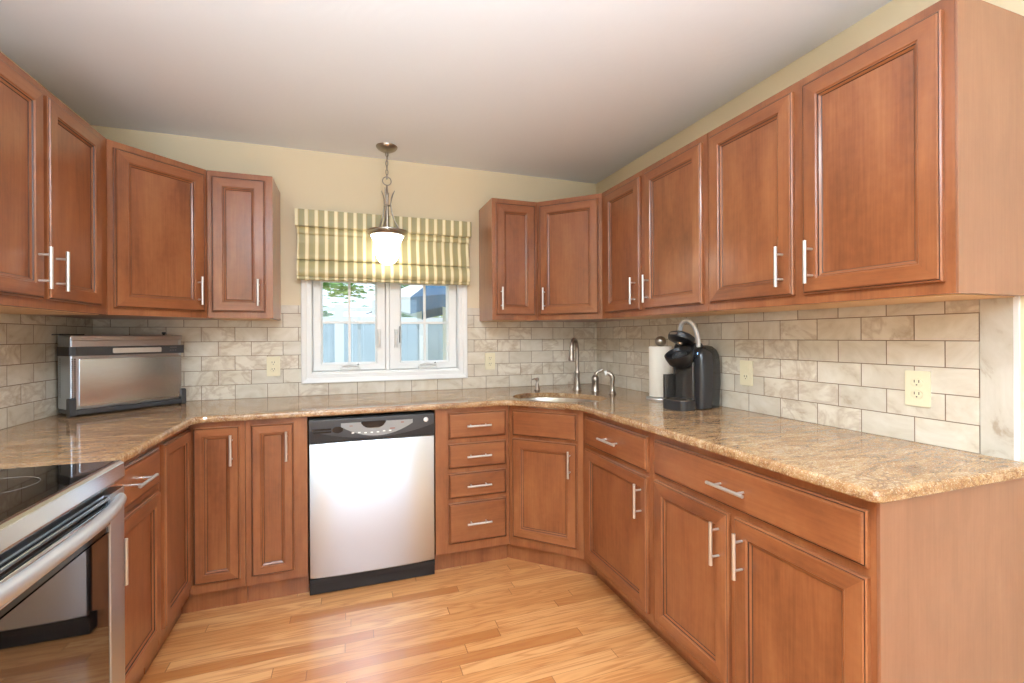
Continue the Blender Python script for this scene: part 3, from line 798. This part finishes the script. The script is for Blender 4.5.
# ------------------------------------------------------------------ outlets and switch
def outlet(loc, rz, label, two=True, group=None):
    t_ = thing('wall_outlet', loc, rz, label, 'outlet', group)
    MB().rbox(-0.036, 0.036, -0.006, -0.0003, -0.058, 0.058, 0.004, axis='y').build('cover_plate', 'ivory', t_, bevel=0.0012)
    for s in ((-1, 1) if two else (-1,)):
        b_ = MB(); b_.lathe([(0.017, 0), (0.017, 0.0016), (0.0155, 0.0026)], seg=20, sy=0.86).xform(Matrix.Translation((0, -0.0058, s * 0.0195)) @ Matrix.Rotation(R(90), 4, 'X'))
        rc = b_.build('receptacle', 'ivory', t_)
        b_ = MB(); 
        for x in (-0.0065, 0.0065): b_.box(x - 0.0012, x + 0.0012, -0.0090, -0.0083, s * 0.0195, s * 0.0195 + 0.009)
        b_.lathe([(0.0022, 0), (0.0022, 0.0007)], seg=8).xform(Matrix.Identity(4))
        bmesh.ops.delete(b_.bm, geom=[v for v in b_.bm.verts if abs(v.co.y) < 0.005], context='VERTS')
        b_.box(-0.002, 0.002, -0.0090, -0.0083, s * 0.0195 - 0.009, s * 0.0195 - 0.005)
        b_.build('sockets', 'slot', rc)
    if not two:
        MB().rbox(-0.012, 0.012, -0.0085, -0.0058, 0.004, 0.036, 0.002, axis='y').build('rocker', 'ivory', t_)
    return t_
outlet((-0.422, YB - TTK, 1.099), 0, 'ivory double outlet on the tile left of the window')
outlet((0.918, YB - TTK, 1.099), 0, 'ivory double outlet on the tile right of the window')
outlet((XR - TTK, 1.692, 1.092), R(-90), 'ivory combination switch and outlet behind the coffee maker', two=False)
outlet((XR - TTK, 0.998, 1.091), R(-90), 'ivory double outlet on the right wall nearest the counter end')
ls = thing('light_switch', (XR, 0.706, 1.12), R(-90), 'ivory light switch on the painted wall past the tile edge', 'light switch')
MB().rbox(-0.036, 0.036, -0.006, -0.0003, -0.058, 0.058, 0.004, axis='y').build('cover_plate', 'ivory', ls)
MB().box(-0.005, 0.005, -0.016, -0.006, -0.004, 0.012).build('toggle', 'ivory', ls)

# ------------------------------------------------------------------ pendant lamp
PXY = (0.222, 2.885)
pd = thing('pendant_lamp', (PXY[0], PXY[1], 1.700), 0, 'brushed nickel pendant lamp with lit white glass shade by the window', 'lamp')
top = ZC - 1.700
MB().lathe([(0.012, top - 0.034), (0.03, top - 0.030), (0.052, top - 0.018), (0.062, top - 0.006), (0.063, top - 0.0005)], seg=36).build('canopy', 'nickel_dark', pd, smooth=50)
b = MB(); z = top - 0.030
def link(mb, zc, h, w, turn, r_=0.0022):
    pts = []
    for k in range(16):
        a = 2 * PI * k / 16; x = w * math.cos(a); zz = zc + h * math.sin(a)
        pts.append((x * math.cos(turn), x * math.sin(turn), zz))
    mb.tube(pts, r_, 6, closed=True)
zs = [top - 0.045 - 0.027 * k for k in range(6)]
for k, zc in enumerate(zs): link(b, zc, 0.0165, 0.0085, 0.3 + k * PI / 2)
b.tube([(0.003, 0, top - 0.03), (0.002, 0.002, top - 0.09), (0.0, 0, top - 0.180)], 0.0018, 6)
b.build('chain', 'nickel_dark', pd, smooth=60)
b = MB(); zr = top - 0.205
pts = [(0.025 * math.cos(2 * PI * k / 24), 0.004, zr + 0.025 * math.sin(2 * PI * k / 24)) for k in range(24)]
b.tube(pts, 0.0032, 8, closed=True); b.build('hanging_ring', 'nickel_dark', pd, smooth=60)
zrim = 0.205
b = MB(); b.lathe([(0.009, zrim - 0.01), (0.009, zrim + 0.20), (0.011, zrim + 0.205), (0.011, zrim + 0.225), (0.007, zrim + 0.232), (0.005, zr - 0.024)], seg=14)
b.lathe([(0.017, zrim + 0.150), (0.019, zrim + 0.154), (0.017, zrim + 0.158)], seg=14)
b.build('stem', 'nickel_dark', pd, smooth=40)
for k in range(3):
    a = R(-109.3 + 120 * k); ca, sa = math.cos(a), math.sin(a)
    prof = [(0.088, zrim), (0.070, zrim + 0.022), (0.047, zrim + 0.06), (0.030, zrim + 0.11), (0.021, zrim + 0.16), (0.025, zrim + 0.195), (0.034, zrim + 0.222), (0.046, zrim + 0.248)]
    MB().tube([(r_ * ca, r_ * sa, z_) for r_, z_ in prof], [0.0042] * 7 + [0.002], 8).build('curved_arm', 'nickel_dark', pd, smooth=60)
MB().lathe([(0.080, zrim - 0.034), (0.098, zrim - 0.030), (0.107, zrim - 0.016), (0.117, zrim - 0.010), (0.117, zrim - 0.002), (0.098, zrim + 0.003), (0.06, zrim + 0.008), (0.03, zrim + 0.010)], seg=48).build('rim_band', 'nickel_dark', pd, smooth=35)
for k in range(3):
    a = R(150 + 120 * k)
    MB().lathe([(0.006, -0.006), (0.008, 0), (0.006, 0.006)], seg=10).xform(Matrix.Translation((0.113 * math.cos(a), 0.113 * math.sin(a), zrim - 0.012))).build('thumb_screw', 'nickel_dark', pd, smooth=60)
MB().lathe([(0.006, 0.0), (0.022, 0.004), (0.044, 0.016), (0.060, 0.038), (0.067, 0.062), (0.068, 0.085), (0.070, 0.108), (0.077, 0.135), (0.088, 0.158), (0.096, 0.172), (0.094, 0.173)], seg=48, cap1=False).build('glass_shade', 'shade', pd, smooth=70)

# flush ceiling lamps out of view, added to brighten the room
for k, (x, y) in enumerate(((0.1, 0.8), (0.3, -1.9))):
    c = thing('added_ceiling_lamp', (x, y, ZC - 0.12), 0, ('added out-of-view round flush ceiling lamp over the middle of the kitchen floor', 'added out-of-view round flush ceiling lamp near the patio doors')[k], 'lamp')
    MB().lathe([(0.18, 0.10), (0.185, 0.108), (0.185, 0.1195)], seg=40).build('base_ring', 'nickel_dark', c, smooth=40)
    MB().lathe([(0.02, 0.0), (0.08, 0.012), (0.135, 0.038), (0.168, 0.075), (0.176, 0.0995)], seg=40).build('glass_dome', 'shade', c, smooth=60)

# ------------------------------------------------------------------ flip-up toaster oven standing on edge, across the left corner
FL = Vector((-1.184, 2.640)); FR = Vector((-0.846, 2.962))
ang = math.atan2(FR.y - FL.y, FR.x - FL.x); OW = (FR - FL).length
ov = thing('toaster_oven', (FL.x, FL.y, CT), ang, 'stainless toaster oven flipped upright across the left corner of the countertop', 'toaster oven')
OD, OH = 0.140, 0.368
MB().prism([(0.0, 0.0), (0.022, -0.0), (OW - 0.022, -0.0), (OW, 0.012), (OW, OD - 0.012), (OW - 0.015, OD), (0.015, OD), (0.0, OD - 0.012)], 0.030, OH).build('oven_body', 'steel_v', ov, bevel=0.006)
MB().rbox(0.03, OW - 0.008, -0.006, -0.0005, 0.045, 0.262, 0.006, axis='y').build('front_panel', 'steel_mirror', ov, bevel=0.0015)
b = MB(); b.prism([(-0.004, 0.12), (-0.004, 0.004), (0.018, -0.009), (OW + 0.002, -0.009), (OW + 0.005, 0.006), (OW + 0.005, 0.03), (OW, 0.03), (OW, 0.002), (0.02, -0.0005), (0.0, 0.006), (0.0, 0.12)], 0.276, 0.318)
bnd = b.build('dark_band', 'charcoal', ov, bevel=0.001)
MB().rbox(OW * 0.33, OW * 0.77, -0.014, -0.0092, 0.285, 0.309, 0.004, axis='y').build('silver_grip', 'nickel', bnd)['label'] = 'silver grip'
b = MB(); b.box(OW * 0.86, OW * 0.93, -0.0098, -0.0091, 0.306, 0.309)
for k in range(3): b.box(OW * 0.86 + 0.012 * k, OW * 0.86 + 0.012 * k + 0.006, -0.0098, -0.0091, 0.290, 0.294)
b.build('band_markings', 'switch', bnd)
MB().rbox(0.004, OW - 0.004, -0.004, OD - 0.01, OH - 0.024, OH + 0.003, 0.006, axis='x').build('top_trim', 'steel', ov)
b = MB(); b.box(-0.03, 0.06, 0.02, 0.10, OH + 0.003, OH + 0.009); b.build('top_bracket', 'black', ov, bevel=0.002)
b = MB(); b.lathe([(0.006, OH + 0.003), (0.006, OH + 0.010), (0.009, OH + 0.011), (0.009, OH + 0.018), (0.004, OH + 0.02)], OW * 0.84, 0.03, 14); b.build('top_knob', 'black', ov, smooth=40)
b = MB()
for k in range(22):
    z_ = 0.085 + k * 0.0083
    b.box(0.0035, 0.0095, -0.0012, -0.0003, z_, z_ + 0.0045); b.box(0.0135, 0.0195, -0.0012, -0.0003, z_, z_ + 0.0045)
b.build('vent_slots', 'black', ov)
b = MB()
for k in range(22):
    z_ = 0.085 + k * 0.0083; b.box(-0.0008, -0.0001, 0.098, 0.104, z_, z_ + 0.0045)
b.build('side_slots', 'charcoal', ov)
b = MB(); b.rbox(-0.004, OW + 0.006, -0.012, 0.02, 0.006, 0.032, 0.005, axis='x'); b.box(0.0, OW, 0.02, OD - 0.02, 0.012, 0.030)
for x in (-0.008, OW - 0.014): b.rbox(x, x + 0.024, -0.016, 0.02, 0.0, 0.085, 0.010, axis='x')
for x in (0.05, OW - 0.07): b.box(x, x + 0.02, OD - 0.04, OD - 0.02, 0.0, 0.012)
b.build('foot_bar', 'charcoal', ov, bevel=0.0015)

# ------------------------------------------------------------------ faucet set
fc = thing('kitchen_faucet', (1.417, 2.753, CT), R(-45), 'brushed nickel gooseneck faucet behind the corner sink', 'faucet')
b = MB(); b.lathe([(0.028, 0), (0.028, 0.006), (0.023, 0.012), (0.021, 0.03), (0.022, 0.034), (0.018, 0.05), (0.016, 0.10), (0.019, 0.112), (0.019, 0.122), (0.013, 0.13), (0.012, 0.15)], seg=24)
b.build('faucet_base', 'nickel_dark', fc, smooth=40)
b = MB(); pts = [(0, 0, 0.15), (0, 0, 0.20), (0, 0, 0.262)]
for k in range(1, 13):
    a = PI * k / 12; pts.append((0, -0.058 + 0.058 * math.cos(a), 0.262 + 0.07 * math.sin(a)))
pts.append((0, -0.117, 0.255))
b.tube(pts, 0.0130, 14); b.build('gooseneck', 'nickel_dark', fc, smooth=60)
b = MB(); b.lathe([(0.014, 0.196), (0.0195, 0.199), (0.0195, 0.21), (0.017, 0.225), (0.0145, 0.25), (0.014, 0.262)], 0, -0.117, 20); b.build('spray_head', 'nickel_dark', fc, smooth=40)
lv = thing('faucet_lever', (1.500, 2.662, CT), R(-22), 'brushed nickel single lever control right of the gooseneck faucet', 'faucet')
b = MB(); b.lathe([(0.027, 0), (0.027, 0.006), (0.022, 0.012), (0.020, 0.05), (0.024, 0.058), (0.024, 0.085), (0.016, 0.100), (0.005, 0.106)], seg=22); b.build('lever_base', 'nickel_dark', lv, smooth=40)
MB().tube([(0, 0, 0.090), (0.006, 0, 0.112), (0.018, 0, 0.126), (0.033, 0, 0.130), (0.046, 0, 0.140)], [0.010, 0.0105, 0.009, 0.008, 0.007], 12).build('lever_arm', 'nickel_dark', lv, smooth=60)
sp = thing('side_sprayer', (1.522, 2.492, CT), R(-35), 'brushed nickel side sprayer with a pale tip nearest the paper towels', 'sprayer')
b = MB(); b.lathe([(0.024, 0), (0.024, 0.006), (0.018, 0.012), (0.013, 0.03), (0.012, 0.06), (0.014, 0.075)], seg=22); b.build('sprayer_base', 'nickel_dark', sp, smooth=40)
MB().tube([(0, 0, 0.072), (0.002, 0, 0.098), (-0.006, 0, 0.116), (-0.020, 0, 0.126), (-0.030, 0, 0.127)], [0.014, 0.016, 0.015, 0.014, 0.013], 14).build('sprayer_head', 'nickel_dark', sp, smooth=60)
MB().tube([(-0.0305, 0, 0.127), (-0.044, 0, 0.123)], [0.018, 0.016], 14).build('sprayer_tip', 'white', sp, smooth=60)['label'] = 'pale tip'
sd = thing('soap_dispenser', (1.174, 2.852, CT), R(-20), 'small brushed nickel soap dispenser left of the faucet', 'soap dispenser')
b = MB(); b.lathe([(0.020, 0), (0.020, 0.005), (0.015, 0.01), (0.012, 0.04), (0.0085, 0.045), (0.0085, 0.06), (0.013, 0.064), (0.013, 0.078), (0.006, 0.082)], seg=20); b.build('pump_body', 'nickel_dark', sd, smooth=40)
MB().tube([(0, 0, 0.071), (-0.02, -0.005, 0.075), (-0.036, -0.009, 0.070)], [0.006, 0.0055, 0.005], 10).build('pump_spout', 'nickel_dark', sd, smooth=60)

# ------------------------------------------------------------------ paper towels on a stand
pt = thing('paper_towel_holder', (1.652, 2.195, CT), 0, 'brushed nickel countertop paper towel stand with ball finial', 'paper towel holder')
b = MB(); b.lathe([(0.078, 0), (0.080, 0.004), (0.078, 0.009), (0.03, 0.013), (0.006, 0.015), (0.006, 0.298)], seg=36); b.build('stand', 'nickel', pt, smooth=40)
MB().lathe([(0.006, 0.295)] + [(0.031 * math.sin(PI * k / 12) + 0.0005, 0.323 - 0.029 * math.cos(PI * k / 12)) for k in range(1, 12)] + [(0.002, 0.352)], seg=24).build('ball_finial', 'nickel_dark', pt, smooth=60)
b = MB(); b.lathe([(0.0615, 0.0), (0.063, 0.003), (0.063, 0.275), (0.0615, 0.278), (0.021, 0.278), (0.019, 0.276), (0.019, 0.0)], seg=40, cap0=False, cap1=False)
n = 40
bmesh.ops.holes_fill(b.bm, edges=[e for e in b.bm.edges if e.is_boundary], sides=0)
pr_ = b.build('paper_towel_roll', 'paper', None, smooth=30, loc=(1.652, 2.195, CT + 0.0155)); tag(pr_, 'white paper towel roll on the stand beside the coffee maker', 'paper towels')

# ------------------------------------------------------------------ coffee maker (front faces local -y)
cm = thing('coffee_maker', (1.594, 1.876, CT), R(-76), 'black single-cup coffee maker with its brew head open', 'coffee maker')
b = MB()      # rear housing with a domed top
W2 = 0.086
def rr(w, y0, y1, r_, z):
    pts = []
    for cx, cy, s in ((w - r_, y1 - r_, 0), (-w + r_, y1 - r_, 1), (-w + r_, y0 + r_, 2), (w - r_, y0 + r_, 3)):
        for k in range(5):
            a = PI / 2 * (s + k / 4); pts.append(b.bm.verts.new((cx + r_ * math.cos(a), cy + r_ * math.sin(a), z)))
    return pts
L_ = [rr(W2, -0.040, 0.112, 0.022, z_) for z_ in (0.004, 0.02)] + [rr(W2 + 0.004, -0.040, 0.118, 0.024, 0.12), rr(W2 + 0.003, -0.040, 0.116, 0.024, 0.22), rr(W2, -0.036, 0.11, 0.024, 0.262),
      rr(W2 - 0.006, -0.026, 0.10, 0.024, 0.284), rr(W2 - 0.018, 0.004, 0.084, 0.022, 0.300), rr(W2 - 0.035, 0.018, 0.064, 0.016, 0.306)]
for A_, B_ in zip(L_, L_[1:]):
    for i in range(len(A_)): b.face([A_[i], A_[(i + 1) % len(A_)], B_[(i + 1) % len(B_)], B_[i]])
b.face(L_[0][::-1]); b.face(L_[-1])
b.build('housing', plain('metallic_charcoal', (58, 58, 60), 0.2, 0.4), cm, smooth=40)
MB().rbox(-0.052, 0.052, -0.062, -0.0405, 0.03, 0.225, 0.008, axis='z').build('inner_column', 'tank', cm, smooth=40)
b = MB(); b.rbox(-0.068, 0.068, -0.150, -0.0405, 0.0, 0.045, 0.030, seg=6); dt = b.build('drip_tray', plain('tray_black', (48, 48, 50), 0.22), cm, bevel=0.002, smooth=40)
b = MB(); b.rbox(-0.055, 0.055, -0.138, -0.048, 0.0455, 0.048, 0.024, seg=6); b.build('tray_grate', 'nickel_dark', dt)
b = MB(); b.rbox(-0.074, -0.056, -0.125, -0.0405, 0.049, 0.165, 0.006, axis='z'); b.build('water_window', 'tank', cm)
# lower brew bowl, tipped forward
tilt = Matrix.Translation((0.006, -0.100, 0.258)) @ Matrix.Rotation(R(26), 4, 'X') @ Matrix.Scale(1.12, 4)
b = MB(); b.lathe([(0.012, -0.058), (0.034, -0.050), (0.052, -0.026), (0.060, 0.0), (0.061, 0.014), (0.056, 0.016), (0.050, 0.004), (0.034, -0.006), (0.01, -0.008)], seg=32).xform(tilt); bw = b.build('brew_bowl', 'black', cm, smooth=50)
b = MB(); b.lathe([(0.030, -0.006), (0.031, 0.006), (0.024, 0.006), (0.022, -0.004)], seg=24).xform(tilt); b.build('pod_ring', 'charcoal', bw, smooth=40)
MB().rbox(-0.045, 0.045, -0.075, -0.02, 0.20, 0.280, 0.010, axis='x').build('neck', 'black', cm, smooth=50)
# raised lid
tl = Matrix.Translation((0.006, -0.088, 0.338)) @ Matrix.Rotation(R(-24), 4, 'X') @ Matrix.Scale(1.05, 4)
b = MB(); b.lathe([(0.010, -0.020), (0.03, -0.022), (0.045, -0.012), (0.056, -0.010), (0.060, 0.0), (0.058, 0.014), (0.045, 0.022), (0.02, 0.024)], seg=32).xform(tl); ld = b.build('lid', 'black', cm, smooth=50)
b = MB(); b.lathe([(0.008, -0.030), (0.013, -0.021)], seg=16).xform(tl); b.build('pod_needle', 'nickel_dark', ld)
MB().rbox(-0.018, 0.018, -0.0635, -0.0605, -0.004, 0.006, 0.001, axis='y').xform(tl).build('lid_badge', 'nickel_dark', ld)
# pivot shoulders and silver lift handle
b = MB(); b.rbox(-0.056, 0.056, -0.058, 0.012, 0.248, 0.318, 0.022, axis='x', seg=5); b.xform(Matrix.Translation((0, 0, 0)))
b.build('pivot_hood', 'black', cm, smooth=50)
b = MB()
pts = [(-0.030, -0.040, 0.305), (-0.030, -0.046, 0.345), (-0.026, -0.052, 0.380), (-0.014, -0.060, 0.408), (0.002, -0.064, 0.422), (0.020, -0.065, 0.426), (0.038, -0.062, 0.420), (0.052, -0.054, 0.402), (0.060, -0.044, 0.370), (0.062, -0.036, 0.335), (0.058, -0.030, 0.300)]
sm = []
for i in range(len(pts) - 1):
    a_, c_ = Vector(pts[i]), Vector(pts[i + 1]); sm += [a_, a_.lerp(c_, 0.5)]
sm.append(Vector(pts[-1]))
b.tube(sm, [0.0115] * len(sm), 10); b.build('lift_handle', plain('silver_plastic', (205, 205, 205), 0.3, 0.4), cm, smooth=70)['label'] = 'raised silver lift handle'
b = MB(); b.rbox(0.0565, 0.0590, -0.036, -0.014, 0.262, 0.272, 0.003, axis='x'); b.build('power_light', 'blue', cm)

# ------------------------------------------------------------------ outdoors
structure(MB().box(-14, 16, YB + WT + 0.01, 22, -0.45, -0.35).build('lawn', 'lawn'))
structure(MB().box(-14, 16, -12, YR - WT - 0.01, -0.20, -0.05).build('patio_ground', plain('patio_concrete', (190, 188, 182), 0.8)))
FY = 6.8
fn = thing('garden_fence', (0, FY, -0.35), 0, 'pale blue-white board fence beyond the window', 'fence')
b = MB()
x = -4.0
while x < 6.0:
    b.box(x, x + 0.148, -0.01, 0.01, 0.05, 1.82); x += 0.15
b.box(-4, 6, -0.02, 0.02, 0.06, 0.18)
b.build('fence_boards', 'fence', fn)
MB().box(-4, 6, -0.03, 0.03, 1.82, 1.90).build('top_rail', 'fence_post', fn)
MB().box(-4, 6, -0.02, 0.02, 1.98, 2.03).build('lattice_rail', 'fence_post', fn)
for k, x in enumerate((-2.6, -0.12, 1.02, 3.5)):
    MB().box(x - 0.06, x + 0.06, -0.05, 0.05, 0, 2.06).build('fence_post', 'fence_post', fn)

def tree(loc, h, spread, nleaf, label, seed, lean=0.0, crown_z=None, size=0.05):
    rnd = random.Random(seed)
    t_ = thing('leafy_tree', loc, 0, label, 'tree')
    b_ = MB(); b_.tube([(0, 0, 0), (0.05, 0.02, h * 0.3), (0.02 + lean * 0.5, 0, h * 0.62), (lean, 0, h * 0.95)], [0.11, 0.09, 0.07, 0.03], 10)
    for k in range(9):
        a = rnd.uniform(0, 2 * PI); z_ = h * rnd.uniform(0.45, 0.8); L = spread * rnd.uniform(0.6, 0.95)
        b_.tube([(lean * 0.4, 0, z_), (lean * 0.4 + L * 0.5 * math.cos(a), L * 0.5 * math.sin(a), z_ + 0.15), (lean * 0.4 + L * math.cos(a), L * math.sin(a), z_ + 0.1)], [0.035, 0.02, 0.008], 6)
    b_.build('trunk', 'bark', t_, smooth=60)
    b_ = MB(); cz = crown_z or h * 0.75
    clumps = [(rnd.uniform(-1, 1) * spread, rnd.uniform(-1, 1) * spread * 0.8, cz + rnd.uniform(-0.42, 0.6) * spread) for _ in range(26)]
    for k in range(nleaf):
        c_ = clumps[k % len(clumps)]
        p_ = Vector((c_[0] + rnd.gauss(0, 0.17), c_[1] + rnd.gauss(0, 0.17), c_[2] + rnd.gauss(0, 0.09)))
        q_ = Matrix.Rotation(rnd.uniform(0, 2 * PI), 3, 'Z') @ Matrix.Rotation(rnd.uniform(-0.9, 0.9), 3, 'X')
        s_ = size * rnd.uniform(0.7, 1.3)
        vs = [b_.bm.verts.new(p_ + q_ @ Vector(v_)) for v_ in ((-s_, 0, 0), (0, -s_ * 0.45, 0.01), (s_, 0, 0), (0, s_ * 0.45, 0.01))]
        b_.face(vs)
    b_.build('foliage', 'leaf', t_)
tree((0.66, 8.6, -0.35), 4.3, 1.3, 5200, 'leafy green tree beyond the fence, mostly in the left window sash', 3, 0.1, 2.5, 0.085)
tree((3.5, 11.2, -0.35), 3.6, 1.2, 1800, 'smaller leafy tree behind the fence, low in the right window sash', 5, 0.0, 2.3, 0.08)

# blue and white patio umbrella
um = thing('patio_umbrella', (1.02, 5.2, -0.35), R(10), 'blue and white patio umbrella seen through the right window sash', 'umbrella')
MB().lathe([(0.2, 0), (0.2, 0.05), (0.03, 0.08)], seg=24).build('umbrella_base', 'switch', um)
MB().lathe([(0.022, 0.08), (0.022, 2.30)], seg=12).build('umbrella_pole', 'white', um)
b = MB(); apex = Vector((0, 0, 2.36)); rim = [Vector((0.8 * math.cos(2 * PI * k / 8), 0.8 * math.sin(2 * PI * k / 8), 2.0)) for k in range(8)]
for k in range(8):
    a_, c_ = rim[k], rim[(k + 1) % 8]; mi = 0 if k % 2 else 1
    m_ = (a_ + c_) / 2 + Vector((0, 0, 0.03))
    for dz in (0, -0.006):
        va = [b.bm.verts.new(p_ + Vector((0, 0, dz))) for p_ in (apex, a_, m_, c_)]; b.face(va, mi)
    vv_ = [b.bm.verts.new(p_) for p_ in (a_, m_, c_, c_ - Vector((0, 0, 0.16)), m_ - Vector((0, 0, 0.12)), a_ - Vector((0, 0, 0.16)))]; b.face(vv_, mi)
b.build('umbrella_canopy', ['canvas_blue', 'canvas_white'], um)
